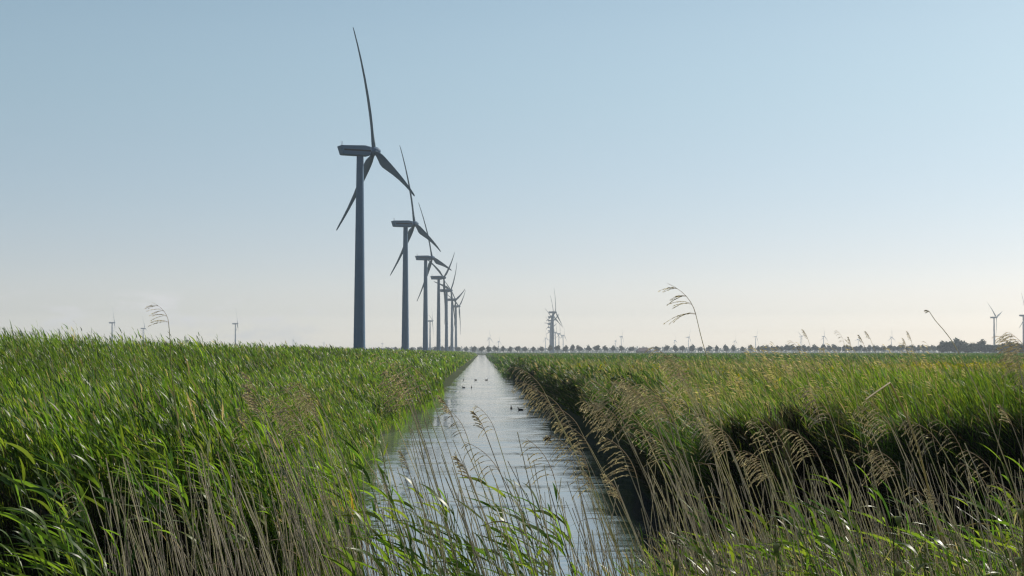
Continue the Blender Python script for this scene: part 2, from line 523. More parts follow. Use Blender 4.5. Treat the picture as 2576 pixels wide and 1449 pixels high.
# --- shaded bank and its meadow
SHADE_COLS = np.array([[0.030, 0.024, 0.018], [0.020, 0.030, 0.010], [0.022, 0.017, 0.014], [0.016, 0.024, 0.010], [0.04, 0.03, 0.02]])
bag = Bag()
N = 78000
y = logu(29.0, 260, N); fr = rng.uniform(0, 1, N)
x = 3.4 + fr * (0.40 * y + 2 - 3.4)
ur = np.minimum(x - edge_right(y), y - front(x))
ok = (ur > np.interp(y, [30, 60, 120, 260], [0.15, 0.35, 0.7, 0.9]))
x, y, ur = x[ok], y[ok], ur[ok]
bright = sstep(6.5, 10.5, x) * sstep(70, 44, y)                       # leafy reed stand at the near end
tuft = vnoise(x, y, 2.2, 4)
brown = vnoise(x, y, 7.0, 9)
vary = (0.6 + 0.7 * vnoise(x, y, 2.7, 12)) * rng.uniform(0.75, 1.2, len(x))
H = (0.36 + 0.85 * tuft + 0.35 * bright) * rng.uniform(0.65, 1.2, len(x)) * np.interp(y, [30, 60], [1.15, 1.0])
b = rng.random(len(x)) < bright
reed_bed(bag, x[b], y[b], H[b], np.maximum(1.0, y[b] / 42), 6, (0.22, 0.42), (0.016, 0.027), low=0.1, dry=0.06, weights=(4, 5, 2, 5, 1), upright=1.2, vary=vary[b])
g = ~b & (brown < 0.52)
reed_bed(bag, x[g], y[g], H[g], np.maximum(1.0, y[g] / 45), 5, (0.35, 0.65), (0.010, 0.018), low=0.05, dry=0.22,
         weights=(4, 3, 3, 5, 3), upright=1.3, stem=False, vary=vary[g])
g = ~b & (brown >= 0.52)
reed_bed(bag, x[g], y[g], H[g] * 1.05, np.maximum(1.0, y[g] / 45), 5, (0.35, 0.65), (0.010, 0.018), low=0.05, dry=0.36,
         weights=(2, 1, 4, 2, 4), upright=1.3, stem=False, vary=vary[g])
# tall pale seeding grasses standing out of the meadow
N = 1800
y = logu(33, 150, N); x = 5.2 + rng.uniform(0, 1, N) * (0.36 * y - 5)
ok = (y - front(x) > 1) & (vnoise(x, y, 9, 5) > 0.40)
seeding(bag, x[ok], y[ok], (0.8, 1.75))
y = logu(34, 62, 60); x = rng.uniform(0.17, 0.34, 60) * y
seeding(bag, x, y, (2.0, 2.55))
# taller dark weeds in loose clumps
cx_ = rng.uniform(0, 1, 60); cy_ = logu(36, 190, 60); cx_ = 5.5 + cx_ * (0.36 * cy_ - 5)
y = np.repeat(cy_, 26) + rng.normal(0, 0.7, 60 * 26); x = np.repeat(cx_, 26) + rng.normal(0, 0.7, 60 * 26)
ok = (y - front(x) > 0.6) & (x - edge_right(y) > 0.8)
x, y = x[ok], y[ok]
reed_bed(bag, x, y, rng.uniform(0.7, 1.35, len(x)), np.maximum(1.0, y / 45), 9, (0.14, 0.3), (0.02, 0.04), low=0.15, dry=0.25, weights=(0, 0, 4, 0, 6), upright=0.8, lean=0.12)
# grass hanging over the edge of the bank
N = 1700
y = logu(29.5, 75, N); x = edge_right(y) + rng.uniform(0.25, 0.9, N)
x2 = rng.uniform(4.2, 15, 2600); y2 = front(x2) + rng.uniform(0.2, 0.9, 2600)
x = np.concatenate([x, x2]); y = np.concatenate([y, y2])
ok = (np.minimum(x - edge_right(y), y - front(x)) > 0.2) & (vnoise(x, y, 1.8, 4) > 0.4)
x, y = x[ok], y[ok]
reed_bed(bag, x, y, rng.uniform(0.6, 1.3, len(x)), np.maximum(1.0, y / 45), 5, (0.3, 0.6), (0.010, 0.02), low=0.2, dry=0.14, weights=(2, 1, 5, 1, 4), upright=0.6, lean=0.75, stem=False)
o = link("meadow_grass", bag.mesh("meadow_grass", M_grass))
tag(o, "rough meadow grass and reeds on top of the shaded bank", "grass", kind="stuff")

# growth on the steep bank face and marsh, shade put into its dark colours
bag = Bag()
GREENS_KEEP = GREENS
GREENS = SHADE_COLS
N = 9000
y = logu(30, 260, N); u0 = rng.uniform(-0.1, 0.8, N)
x = edge_right(y) + u0
ok = (np.minimum(x - edge_right(y), y - front(x)) > -0.15)
x, y = x[ok], y[ok]
nr = y < 50
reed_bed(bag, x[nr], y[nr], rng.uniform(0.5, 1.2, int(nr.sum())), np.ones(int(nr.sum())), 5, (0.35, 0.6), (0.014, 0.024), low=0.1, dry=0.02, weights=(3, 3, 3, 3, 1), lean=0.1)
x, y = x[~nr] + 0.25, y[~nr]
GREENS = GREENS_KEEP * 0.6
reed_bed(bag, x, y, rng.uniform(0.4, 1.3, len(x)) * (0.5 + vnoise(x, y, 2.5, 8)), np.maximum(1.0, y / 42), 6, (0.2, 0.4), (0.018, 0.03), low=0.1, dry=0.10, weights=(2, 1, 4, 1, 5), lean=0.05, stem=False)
GREENS = SHADE_COLS
N = 9000
x = rng.uniform(3.4, 16, N); y = front(x) + rng.uniform(-0.1, 0.8, N)
ok = x - edge_right(y) > -0.1
x, y = x[ok], y[ok]
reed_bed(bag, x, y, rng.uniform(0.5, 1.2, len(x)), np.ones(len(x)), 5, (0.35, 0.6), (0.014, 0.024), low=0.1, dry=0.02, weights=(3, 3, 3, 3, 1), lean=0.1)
N = 3500
x = rng.uniform(3.3, 13, N); y = rng.uniform(17, 30, N)
ok = x < 0.40 * y + 2
x, y = x[ok], y[ok]
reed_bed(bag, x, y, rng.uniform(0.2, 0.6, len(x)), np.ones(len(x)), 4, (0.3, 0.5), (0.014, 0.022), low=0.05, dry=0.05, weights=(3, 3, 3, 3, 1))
GREENS = GREENS_KEEP
o = link("bank_growth", bag.mesh("bank_growth", M_grass))
tag(o, "growth coloured dark for shade on the steep face of the shaded bank", "undergrowth", kind="stuff")

bag = Bag()
N = 30000
y = logu(230, 1700, N); x = 3.7 + rng.uniform(0, 1, N) * (0.40 * y)
H = rng.uniform(0.6, 1.15, N)
reed_bed(bag, x, y, H, np.maximum(1.0, y / 40), 3, (0.5, 0.8), (0.016, 0.026), low=0.05, dry=0.08, weights=(2, 0, 4, 0, 6), upright=1.2, stem=False)
o = link("meadow_grass", bag.mesh("far_meadow_grass", M_grass))
tag(o, "far dark green field beyond the shaded bank below the tree row", "grass", kind="stuff")

# --- low undergrowth on the near shore
bag = Bag()
N = 2600
x = rng.uniform(-5.2, 5.6, N); y = rng.uniform(7.5, 14.5, N)
reed_bed(bag, x, y, rng.uniform(0.5, 1.1, N), np.ones(N) * 0.9, 6, (0.22, 0.42), (0.012, 0.022), low=0.1, dry=0.22, weights=(3, 3, 3, 3, 3))
N = 1500
x = rng.uniform(1.5, 5.8, N); y = rng.uniform(11.5, 15.5, N)
reed_bed(bag, x, y, rng.uniform(1.2, 2.15, N), np.ones(N), 7, (0.22, 0.42), (0.012, 0.022), low=0.1, dry=0.35, weights=(3, 3, 3, 3, 3))
o = link("undergrowth", bag.mesh("undergrowth", M_leaf))
tag(o, "tangled low undergrowth at the foot of the near reeds", "undergrowth", kind="stuff")

# --- yellow flowers in the meadow
bag = Bag()
for (cx, cy, sx, sy, n) in ((31.0, 98, 4.6, 15, 1500), (27, 150, 6, 22, 60), (13, 74, 4, 14, 60), (8.0, 95, 3, 35, 50)):
    x = rng.normal(cx, sx * 0.55, n); y = rng.normal(cy, sy * 0.55, n)
    z0 = ground_z(x, y); h = rng.uniform(1.1, 1.75, n)
    B = np.stack([x, y, z0], -1)
    D = norm(np.stack([-0.2 * np.ones(n), 0 * x, np.ones(n)], -1))
    sd = norm(np.cross(D, np.array([[0.1, 1, 0]])))
    bag.strips(B, D, h, 0.012 * np.ones(n), np.zeros((n, 3)), sd, np.zeros(n), [1, .6], pick(n, (1, 1, 1, 1, 1), GREENS))
    T = B + D * (h * 0.9)[:, None]
    for k in range(6):
        P = T + rng.normal(0, 0.06, (n, 3)) + np.array([0, 0, -0.05]) * k
        DD = norm(rng.normal(size=(n, 3)) + np.array([0, 0, 0.8]))
        bag.strips(P, DD, rng.uniform(.08, .15, n), rng.uniform(.05, .09, n), np.zeros((n, 3)), norm(np.cross(DD, rng.normal(size=(n, 3)))),
                   np.zeros(n), [0.6, 1, 0.5], np.array([[0.40, 0.33, 0.02]]) * rng.uniform(0.6, 1.1, (n, 1)))
o = link("flowers", bag.mesh("yellow_flowers", M_petal))
tag(o, "yellow flowering weeds standing in the meadow grass", "flowers", kind="stuff")

# --- floating weed along the green bank
bag = Bag()
N = 1800
y = logu(34, 75, N)
x = edge_left(y) + np.abs(rng.normal(0, 0.55, N)) * np.interp(y, [34, 50, 75], [1.2, 1.0, 0.4]) - 0.2
P = np.stack([x, y, np.full(N, 0.006) + rng.uniform(0, 0.012, N)], -1)
az = rng.uniform(0, 6.28, N)
D = np.stack([np.cos(az), np.sin(az), 0 * az], -1)
sd = np.stack([-np.sin(az), np.cos(az), 0 * az], -1)
bag.strips(P, D, rng.uniform(.08, .3, N), rng.uniform(.05, .14, N), np.zeros((N, 3)), sd, np.zeros(N), [0.6, 1, 0.5], pick(N, (3, 3, 1, 4, 1), GREENS))
for (cx_, cy_, sx_, sy_, n_) in ((1.2, 62, 1.1, .7, 120), (2.0, 55, .9, .5, 120), (1.6, 47, 1.0, .5, 90), (0.4, 41, .9, .4, 70), (2.4, 70, .6, .6, 60), (-1.0, 84, .7, .8, 40), (0.9, 96, .9, .8, 40)):
    x = rng.normal(cx_, sx_, n_); y = rng.normal(cy_, sy_ * .5, n_)
    P = np.stack([x, y, rng.uniform(.006, .03, n_)], -1)
    az = rng.normal(0, .5, n_)
    D = np.stack([np.cos(az), np.sin(az), 0 * az], -1); sd = np.stack([-np.sin(az), np.cos(az), 0 * az], -1)
    bag.strips(P, D, rng.uniform(.08, .4, n_), rng.uniform(.02, .07, n_), np.zeros((n_, 3)), sd, np.zeros(n_), [0.4, 1, 0.4], np.array([[.03, .032, .02]]) * rng.uniform(.6, 1.6, (n_, 1)))
o = link("duckweed", bag.mesh("duckweed", M_leaf))
tag(o, "weed and broken reed bits floating in patches on the canal water", "water weed", kind="stuff")

# ------------------------------------------------------------------ wind turbines
HUB_Z = 67.6


def tower_mesh():
    zs = [-1, 0, 0.05, 2, 16, 32, 48, 62, HUB_Z - 1.66]
    V, Q = [], []
    n = 28
    for z in zs:
        t = max(0, z) / (HUB_Z - 1.7)
        r = 1.92 - 0.84 * t
        if z <= 0: r = 2.3
        for k in range(n):
            a = 2 * math.pi * k / n
            V.append((r * math.cos(a), r * math.sin(a), z + (1.3 if z < 0 else 1.4 if z == 0 else 1.45)))
    for i in range(len(zs) - 1):
        for k in range(n):
            Q.append((i * n + k, i * n + (k + 1) % n, (i + 1) * n + (k + 1) % n, (i + 1) * n + k))
    Q.append(tuple((len(zs) - 1) * n + k for k in range(n)))
    V = [(x, y, z if i < len(V) - n else HUB_Z - 1.66) for i, (x, y, z) in enumerate(V)]
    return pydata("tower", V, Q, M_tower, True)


def nacelle_mesh():
    prof = [(-7.2, 1.10), (-6.7, 1.28), (1.4, 1.62), (3.2, 1.28), (3.35, 0.0), (3.0, -1.45), (2.4, -1.68), (-5.9, -1.68), (-6.35, -1.45)]
    lev = [(-1.75, 0.86), (-1.6, 0.96), (-1.35, 1.0), (1.35, 1.0), (1.6, 0.96), (1.75, 0.86)]
    V, Q = [], []
    n = len(prof)
    for (yy, s) in lev:
        for (x, z) in prof:
            V.append(((x + 1.8) * (0.5 + 0.5 * s) - 1.8, yy, z * s))
    for i in range(len(lev) - 1):
        for k in range(n):
            Q.append((i * n + k, i * n + (k + 1) % n, (i + 1) * n + (k + 1) % n, (i + 1) * n + k))
    Q.append(tuple(range(n - 1, -1, -1)))
    Q.append(tuple((len(lev) - 1) * n + k for k in range(n)))
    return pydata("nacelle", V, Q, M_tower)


def box_mesh(name, lo, hi, mat):
    x0, y0, z0 = lo; x1, y1, z1 = hi
    V = [(x0, y0, z0), (x1, y0, z0), (x1, y1, z0), (x0, y1, z0), (x0, y0, z1), (x1, y0, z1), (x1, y1, z1), (x0, y1, z1)]
    Q = [(3, 2, 1, 0), (4, 5, 6, 7), (0, 1, 5, 4), (1, 2, 6, 5), (2, 3, 7, 6), (3, 0, 4, 7)]
    return pydata(name, V, Q, mat)


def hub_mesh():
    prof = [(-1.25, 1.2), (-1.2, 1.35), (0.0, 1.42), (0.9, 1.32), (1.6, 1.0), (2.05, 0.55), (2.2, 0.0)]
    n = 24
    V, Q = [], []
    for (x, r) in prof:
        for k in range(n):
            a = 2 * math.pi * k / n
            V.append((x, max(r, 0.01) * math.cos(a), max(r, 0.01) * math.sin(a)))
    for i in range(len(prof) - 1):
        for k in range(n):
            Q.append((i * n + k, (i + 1) * n + k, (i + 1) * n + (k + 1) % n, i * n + (k + 1) % n))
    Q.append(tuple(range(n)))
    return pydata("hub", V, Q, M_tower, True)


def blade_mesh():
    # radius, chord, thickness, twist (deg), leading-edge fraction
    st = [(1.0, 1.35, 1.35, 8, .5), (2.2, 1.4, 1.3, 10, .5), (4.2, 2.0, 1.0, 14, .42), (6.5, 2.75, .75, 13, .34), (8.5, 2.95, .62, 11, .31),
          (12, 2.65, .48, 8, .30), (17, 2.15, .36, 5.5, .30), (23, 1.65, .25, 3.5, .30), (29, 1.25, .18, 2, .30), (34, .95, .13, 1, .30), (38.0, .72, .10, .5, .3), (39.6, .42, .06, 0, .3)]
    st = [(r * 1.015, c * (1.18 if r > 3 else 1.0), th * (1.3 if r > 3 else 1.0), tw, le) for (r, c, th, tw, le) in st]
    n = 14
    V, Q = [], []
    for (r, c, th, tw, le) in st:
        b = -2.7 * (r / 38.3) ** 2.3 + 0.35 * (r / 38.3)
        for k in range(n):
            a = 2 * math.pi * k / n
            u = 0.5 + 0.5 * math.cos(a)                # 0 trailing .. 1 leading
            yy = (u - (1 - le)) * c
            airf = math.sqrt(max(0, 1 - u)) * (u ** 0.75) * 1.9 if r > 3 else math.sin(math.acos(2 * u - 1))
            xx = 0.5 * th * airf * (1 if math.sin(a) >= 0 else -1) * (1.0 if r > 3 else 1.0)
            t = R(tw)
            V.append((b + xx * math.cos(t) + yy * math.sin(t), yy * math.cos(t) - xx * math.sin(t), r))
    for i in range(len(st) - 1):
        for k in range(n):
            Q.append((i * n + k, i * n + (k + 1) % n, (i + 1) * n + (k + 1) % n, (i + 1) * n + k))
    Q.append(tuple((len(st) - 1) * n + k for k in range(n)))
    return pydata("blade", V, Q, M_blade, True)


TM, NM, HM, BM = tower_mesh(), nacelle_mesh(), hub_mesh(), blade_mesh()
BAND = [box_mesh("side_band", (-5.9, s * 1.752 - 0.012, -0.34), (3.0, s * 1.752 + 0.012, 0.16), M_band) for s in (-1, 1)]
SV_, SQ_ = tube([(-6.0, 0, 1.3), (-6.08, 0, 2.0), (-6.15, 0, 2.75)], [0.06, 0.05, 0.05], 6)
MAST = quad_mesh("wind_sensor", SV_, SQ_, M_steel)
TILT = Matrix.Rotation(R(-5), 4, 'Y')


def rotor_matrix(phi):
    return Matrix.Translation((4.75, 0, HUB_Z + 0.1)) @ TILT @ Matrix.Rotation(R(phi), 4, 'X')


def turbine_first():
    root = empty("wind_turbine", (0, 0, 0), None, "wind turbine")
    link("tower", TM, root)
    nac = link("nacelle", NM, root); nac.location = (0, 0, HUB_Z)
    for m in BAND: link("side_band", m, nac)
    for s in (0.45, -0.45):
        w = link("wind_sensor", MAST, nac); w.location = (s * 0.9, s, 0)
    h = link("hub", HM, root); h.matrix_local = rotor_matrix(0)
    for _ in range(3): link("blade", BM, root)
    return root


def copy_tree(o, parent=None):
    c = o.copy(); COL.objects.link(c)
    if parent is not None: c.parent = parent
    for ch in list(o.children): copy_tree(ch, c)
    return c


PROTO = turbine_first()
used = [False]


def turbine(x, y, yaw, phase, label, group, scale=1.0):
    t = PROTO if not used[0] else copy_tree(PROTO)
    used[0] = True
    t.location = (x, y, 0); t.rotation_euler = (0, 0, R(yaw)); t.scale = (scale,) * 3
    i = 0
    for ch in t.children:
        if ch.name.startswith("blade"):
            ch.matrix_local = rotor_matrix(phase + 120 * i); i += 1
    return tag(t, label, "wind turbine", group)


ROW = [(-4.6, "tallest dark wind turbine, first in the row beside the canal"),
       (-7.0, "second wind turbine in the row, its upright blade meeting the tallest one's drooping blade"),
       (-15.5, "third wind turbine in the row beside the canal, one blade upright"),
       (60.0, "fourth wind turbine in the row, its rotor spread in a Y shape"),
       (45.8, "fifth wind turbine in the row, one blade raised steeply"),
       (72.7, "sixth wind turbine in the row, one blade stretched out low"),
       (57.0, "last and smallest wind turbine in the row beside the canal")]
for i, (ph, lab) in enumerate(ROW):
    turbine((-38.6, -38.0, -38.2, -37.2, -36.8, -36.6, -36.4)[i], 497 + 284.5 * i, 25 - 0.8 * min(i, 2), ph, lab, "turbines in the row along the canal")

g2 = "turbines in the second row across the field"
FAR = [  # u, v of hub, yaw, phase, scale, label, group
    (1390.5, 785, 20, 10, 1, "tallest turbine at the head of the tight second row across the field", g2),
    (1387.0, 797, 22, -4, 1, "second turbine in the tight row across the field, just behind its head", g2),
    (1386.0, 806, 22, -50, 1, "third turbine in the tight row across the field, nearly hidden", g2),
    (1384.5, 815, 22, 35, 1, "fourth turbine in the tight row across the field, nearly hidden", g2),
    (1383.5, 823, 22, 75, 1, "fifth turbine in the tight row across the field, nearly hidden", g2),
    (1383.0, 832, 22, 15, 1, "hindmost turbine in the tight row across the field, nearly hidden", g2),
    (1396.5, 836, 20, 2, 1, "slim distant turbine just beside the tight second row", "slim turbines beside the second row"),
    (1405.5, 839, 20, 8, 1, "middle one of three slim distant turbines beside the tight row", "slim turbines beside the second row"),
    (1416.0, 843, 20, 14, 1, "outermost of three slim distant turbines beside the tight row", "slim turbines beside the second row"),
    (282, 811.5, 10, 3, 1, "tallest far turbine above the green reeds, two blades in line with its tower", None),
    (360, 826, 0, 20, 1, "shorter far turbine above the green reeds beside a plumed reed", None),
    (592, 814, 12, 6, 1, "lone far turbine between the plumed reed and the great turbines", None),
    (737, 855, 15, 15, 1, "tiny far turbine above the reeds close to the tallest turbine", None),
    (814, 862, 15, 40, 1, "tiny faint turbine in the gap beside the tallest turbine's tower", None),
    (961, 863, 15, 0, 1, "tiny faint turbine between the first and second tower of the row", None),
    (1081.5, 807, 8, 50, 1, "small turbine seen between the third and fourth tower of the row", None),
    (1230, 850, 30, 5, 1, "small far turbine straight above the end of the canal", None),
    (1254, 858, 30, 12, 1, "smaller far turbine next to the one above the canal's end", None),
    (1372, 850, 30, 0, 1, "faint far turbine just before the tight second row", None),
    (1547.5, 857, 10, 5, 1, "shorter one of the far pair above the tree row", None),
    (1562, 846, 10, 20, 1, "taller one of the far pair above the tree row", None),
    (1697, 856, 20, 3, 1, "far turbine under the drooping plume of the tallest reed", None),
    (1731, 848, 20, 30, 1, "far turbine touching the tallest reed's lowest plume branch", None),
    (1848, 857, 20, 15, 1, "small far turbine above the trees just beyond the tallest reed", None),
    (1900, 847, 15, 30, 1, "far turbine above dense trees with blades spread wide", None),
    (2014, 847, 15, 65, 1, "far turbine behind the first thin grass plumes on the skyline", None),
    (2071, 846, 15, 3, 1, "far turbine standing between two groups of skyline plumes", None),
    (2158, 853, 15, 20, 1, "small far turbine behind the bent plumes on the skyline", None),
    (2241, 847.5, 15, 5, 1, "far turbine between the skyline plumes and the leaning reed", None),
    (2499.5, 798, -40, 48, 1, "larger turbine with a Y rotor above the big grove of trees", None),
    (2573, 793, -40, 5, 1, "larger turbine cut off at the edge above the big grove", None),
]
for (u, v, yaw, ph, sc, lab, grp) in FAR:
    d = 64.0 * F / (HOR - v)
    p = at(u, v, min(d, 7800))
    sc = 1.0 if d < 7800 else 7800 / d
    turbine(p.x, p.y, yaw, ph, lab, grp or "turbines scattered on the far horizon", sc)

# ------------------------------------------------------------------ trees
def crown_mesh(name, n, rx, rz, cz, leaf, seed, cols):
    g = np.random.default_rng(seed)
    cl = g.normal(size=(9, 3)); cl = norm(cl) * g.uniform(0.3, 0.75, (9, 1))
    i = g.integers(0, 9, n)
    p = cl[i] + norm(g.normal(size=(n, 3))) * (g.random((n, 1)) ** 0.5) * 0.42
    P = p * np.array([rx, rx, rz]) + np.array([0, 0, cz])
    D = norm(g.normal(size=(n, 3)))
    b = Bag()
    b.strips(P, D, g.uniform(.6, 1.3, n) * leaf, g.uniform(.5, 1.0, n) * leaf, np.zeros((n, 3)), norm(np.cross(D, g.normal(size=(n, 3)))),
             np.zeros(n), [0.6, 1, 0.5], np.array([cols]) * g.uniform(0.6, 1.3, (n, 1)))
    return b.mesh(name, M_crown)


def trunk_mesh(h, r):
    V, Q = tube([(0, 0, -0.5), (0.05, 0, h * .5), (0, 0.04, h)], [r * 1.25, r, r * .6], 7)
    bV, bQ = [V], [Q]
    n = len(V)
    for a in range(4):
        an = a * 1.6
        v, q = tube([(0, 0, h * .85), (math.cos(an) * h * .25, math.sin(an) * h * .25, h * 1.25)], [r * .5, r * .2], 5)
        bV.append(v); bQ.append(q + n); n += len(v)
    return quad_mesh("trunk", np.concatenate(bV), np.concatenate(bQ), M_bark)


TRUNK = trunk_mesh(2.8, 0.25)
CROWN = [crown_mesh("crown", 620, 3.5, 3.5, 5.6, 0.9, 40 + k, (0.07, 0.095, 0.085)) for k in range(4)]
GROVE = [crown_mesh("crown", 1300, 6.8, 6.2, 6.4, 1.3, 60 + k, (0.065, 0.095, 0.085)) for k in range(3)]


def tree(x, y, s, crown, label, group, name="roadside_tree", cat="tree", sz=1.0, trunk=True, rz=None):
    t = empty(name, (x, y, float(ground_z(x, y))), label, cat, group, random.uniform(0, 6.28) if rz is None else rz)
    t.scale = (s, s, s * sz)
    if trunk: link("trunk", TRUNK, t)
    link("crown", crown, t)
    return t


u = 958.0
while u < 1905:
    if not (1590 < u < 1642):
        p = at(u, HOR, 1980 + random.uniform(-25, 25))
        big = 1.0 if u < 1360 else 1.12
        tree(p.x, p.y, big * random.uniform(0.92, 1.15), random.choice(CROWN), "small round tree in the long evenly spaced row on the hazy horizon",
             "round trees in the row along the horizon", sz=random.uniform(0.95, 1.15))
    u += random.uniform(17, 21.5) if u < 1360 else random.uniform(17, 25)
while u < 2390:
    p = at(u, HOR, 1900 + random.uniform(-60, 60))
    tree(p.x, p.y, random.uniform(1.05, 1.4), random.choice(CROWN), "round tree merging into the closed tree belt along the hazy horizon",
         "trees of the closed belt on the horizon")
    u += random.uniform(8, 15)
for (u, v) in ((2372, 860), (2388, 855), (2404, 853), (2412, 862), (2432, 864), (2456, 862), (2478, 866), (2500, 868), (2522, 866), (2545, 864), (2568, 864), (2420, 859), (2445, 861), (2468, 857), (2488, 864), (2512, 863), (2534, 861), (2556, 860), (2578, 862), (2600, 858), (2626, 862)):
    d = 1500 + random.uniform(-40, 40)
    p = at(u, HOR, d)
    h = (HOR - v) * d / F + 4 - 1.5
    tree(p.x, p.y, h / 12.2, random.choice(GROVE), "tall broad tree in the blue hazy grove rising above the tree belt", "broad trees of the tall hazy grove", "grove_tree")

p = at(524, HOR, 600)
tree(p.x, p.y, 0.62, CROWN[1], "lone dark bushy tree poking up behind the green reeds", None, "bushy_tree", rz=0.4)

# bush at the edge of the meadow
g = np.random.default_rng(5)
BUSH = crown_mesh("foliage", 5200, 1.9, 1.25, 1.1, 0.11, 71, (0.026, 0.05, 0.016))
STEMV, STEMQ = tube([(0, 0, -0.2), (0.1, 0, 0.5), (0.0, 0.1, 1.0)], [0.06, 0.05, 0.03], 6)
STEMB = quad_mesh("stem", STEMV, STEMQ, M_bark)
for (u, v, d, s, lab) in ((2528, 905, 84, 0.8, "dark green leafy bush beside the yellow flowers in the meadow"),
                          (2478, 912, 92, 0.7, "smaller dark bush between the yellow flowers and the bigger bush"),):
    p = at(u, HOR, d)
    t = empty("bush", (p.x, p.y, float(ground_z(p.x, p.y))), lab, "bush")
    t.scale = (s, s, s * .62)
    link("foliage", BUSH, t); link("stem", STEMB, t)

# dark shrubs overhanging the shaded waterline
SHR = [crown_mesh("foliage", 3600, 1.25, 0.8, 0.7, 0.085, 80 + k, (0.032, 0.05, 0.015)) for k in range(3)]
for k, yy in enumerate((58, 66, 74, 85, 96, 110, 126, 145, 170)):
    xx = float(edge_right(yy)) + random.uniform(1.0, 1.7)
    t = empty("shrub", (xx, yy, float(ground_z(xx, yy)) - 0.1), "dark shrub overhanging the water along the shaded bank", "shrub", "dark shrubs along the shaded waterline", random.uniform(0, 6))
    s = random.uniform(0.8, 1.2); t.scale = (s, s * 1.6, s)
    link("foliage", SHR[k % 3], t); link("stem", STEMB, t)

# far woodland: one pale mass behind the tree row
bag = Bag()
N = 34000
x = rng.uniform(-3200, 3200, N); y = rng.uniform(3900, 4200, N)
hh = 9 + 5 * vnoise(x, y, 130, 6) + 2 * vnoise(x, y, 30, 2)
P = np.stack([x, y, 1 + rng.random(N) * hh], -1)
D = norm(rng.normal(size=(N, 3)))
bag.strips(P, D, rng.uniform(2, 5, N), rng.uniform(2, 5, N), np.zeros((N, 3)), norm(np.cross(D, rng.normal(size=(N, 3)))), np.zeros(N), [.6, 1, .5],
           np.array([[0.035, 0.055, 0.025]]) * rng.uniform(.6, 1.3, (N, 1)))
o = link("woodland", bag.mesh("far_woodland", M_crown))
tag(o, "pale far woodland band on the horizon behind the tree row", "woodland", kind="stuff")

# ------------------------------------------------------------------ barn, poles
p = at(1618.5, HOR, 1890)
barn = empty("barn", (p.x, p.y, 1.4), "low purple brown barn among the trees of the horizon row", "barn", None, R(6))
w, dp, eh, rh = 8.6, 6.0, 3.6, 7.6
V = [(-w, -dp, 0), (w, -dp, 0), (w, dp, 0), (-w, dp, 0), (-w, -dp, eh), (w, -dp, eh), (w, dp, eh), (-w, dp, eh)]
link("wall", pydata("wall", V, [(0, 1, 5, 4), (1, 2, 6, 5), (2, 3, 7, 6), (3, 0, 4, 7)], M_brick), barn)
e = 0.5
V = [(-w - e, -dp - e, eh - .25), (w + e, -dp - e, eh - .25), (w + e, dp + e, eh - .25), (-w - e, dp + e, eh - .25), (-w * .55, 0, rh), (w * .55, 0, rh)]
link("roof", pydata("roof", V, [(0, 1, 5, 4), (1, 2, 5), (2, 3, 4, 5), (3, 0, 4), (3, 2, 1, 0)], M_roof), barn)
link("door", box_mesh("door", (-2.0, -dp - .08, 0), (2.0, -dp - .004, 2.9), M_doorp), barn)
for s in (-5.4, 5.4):
    link("window", box_mesh("window", (s - .8, -dp - .06, 1.3), (s + .8, -dp - .004, 2.4), M_doorp), barn)

for (u, v, d, arm, lab) in ((447.5, 853, 800, False, "thin bare mast behind the reeds near the plumed reed"),
                            (469, 856, 800, True, "thin T shaped pole next to the bare mast behind the reeds")):
    q = at(u, v, d)
    t = empty("utility_pole", (q.x, q.y, 1.4), lab, "pole")
    V, Q = tube([(0, 0, 0), (0, 0, q.z - 1.4)], [0.22, 0.15], 8)
    link("pole", quad_mesh("pole", V, Q, M_steel), t)
    if arm:
        link("crossarm", box_mesh("crossarm", (-1.1, -0.1, q.z - 1.75), (1.1, 0.1, q.z - 1.4), M_steel), t)
    else:
        link("cap", box_mesh("cap", (-.18, -.18, q.z - 1.4), (.18, .18, q.z - 1.1), M_steel), t)

# ------------------------------------------------------------------ ducks
def duck_meshes():
    # rings along the body: x, z centre, half width, half height
    rings = [(-.30, .10, .012, .012), (-.25, .095, .05, .03), (-.15, .075, .095, .07), (0, .06, .115, .085), (.12, .065, .10, .085), (.19, .10, .065, .075),
             (.22, .16, .042, .05), (.225, .215, .036, .036), (.24, .255, .044, .04), (.265, .275, .04, .034), (.285, .27, .02, .02)]
    V, Q = [], []
    n = 12
    for i, (x, z, w_, h_) in enumerate(rings):
        up = 0.0 if i < 5 or i > 8 else 0.85
        for k in range(n):
            a = 2 * math.pi * k / n
            V.append((x - up * math.sin(a) * h_, w_ * math.cos(a), z + (1 - up) * math.sin(a) * h_ + up * .25 * math.sin(a) * h_))
    for i in range(len(rings) - 1):
        for k in range(n):
            Q.append((i * n + k, (i + 1) * n + k, (i + 1) * n + (k + 1) % n, i * n + (k + 1) % n))
    Q += [tuple(range(n)), tuple((len(rings) - 1) * n + n - 1 - k for k in range(n))]
    body = pydata("body", V, Q, M_duck, True)
    V, Q = [], []
    for (x, w_, h_) in ((.28, .018, .016), (.31, .02, .009), (.335, .012, .005)):
        for k in range(6):
            a = 2 * math.pi * k / 6
            V.append((x, w_ * math.cos(a), .265 + h_ * math.sin(a)))
    for i in range(2):
        for k in range(6):
            Q.append((i * 6 + k, (i + 1) * 6 + k, (i + 1) * 6 + (k + 1) % 6, i * 6 + (k + 1) % 6))
    Q.append((12, 13, 14, 15, 16, 17))
    return body, pydata("bill", V, Q, M_bill)


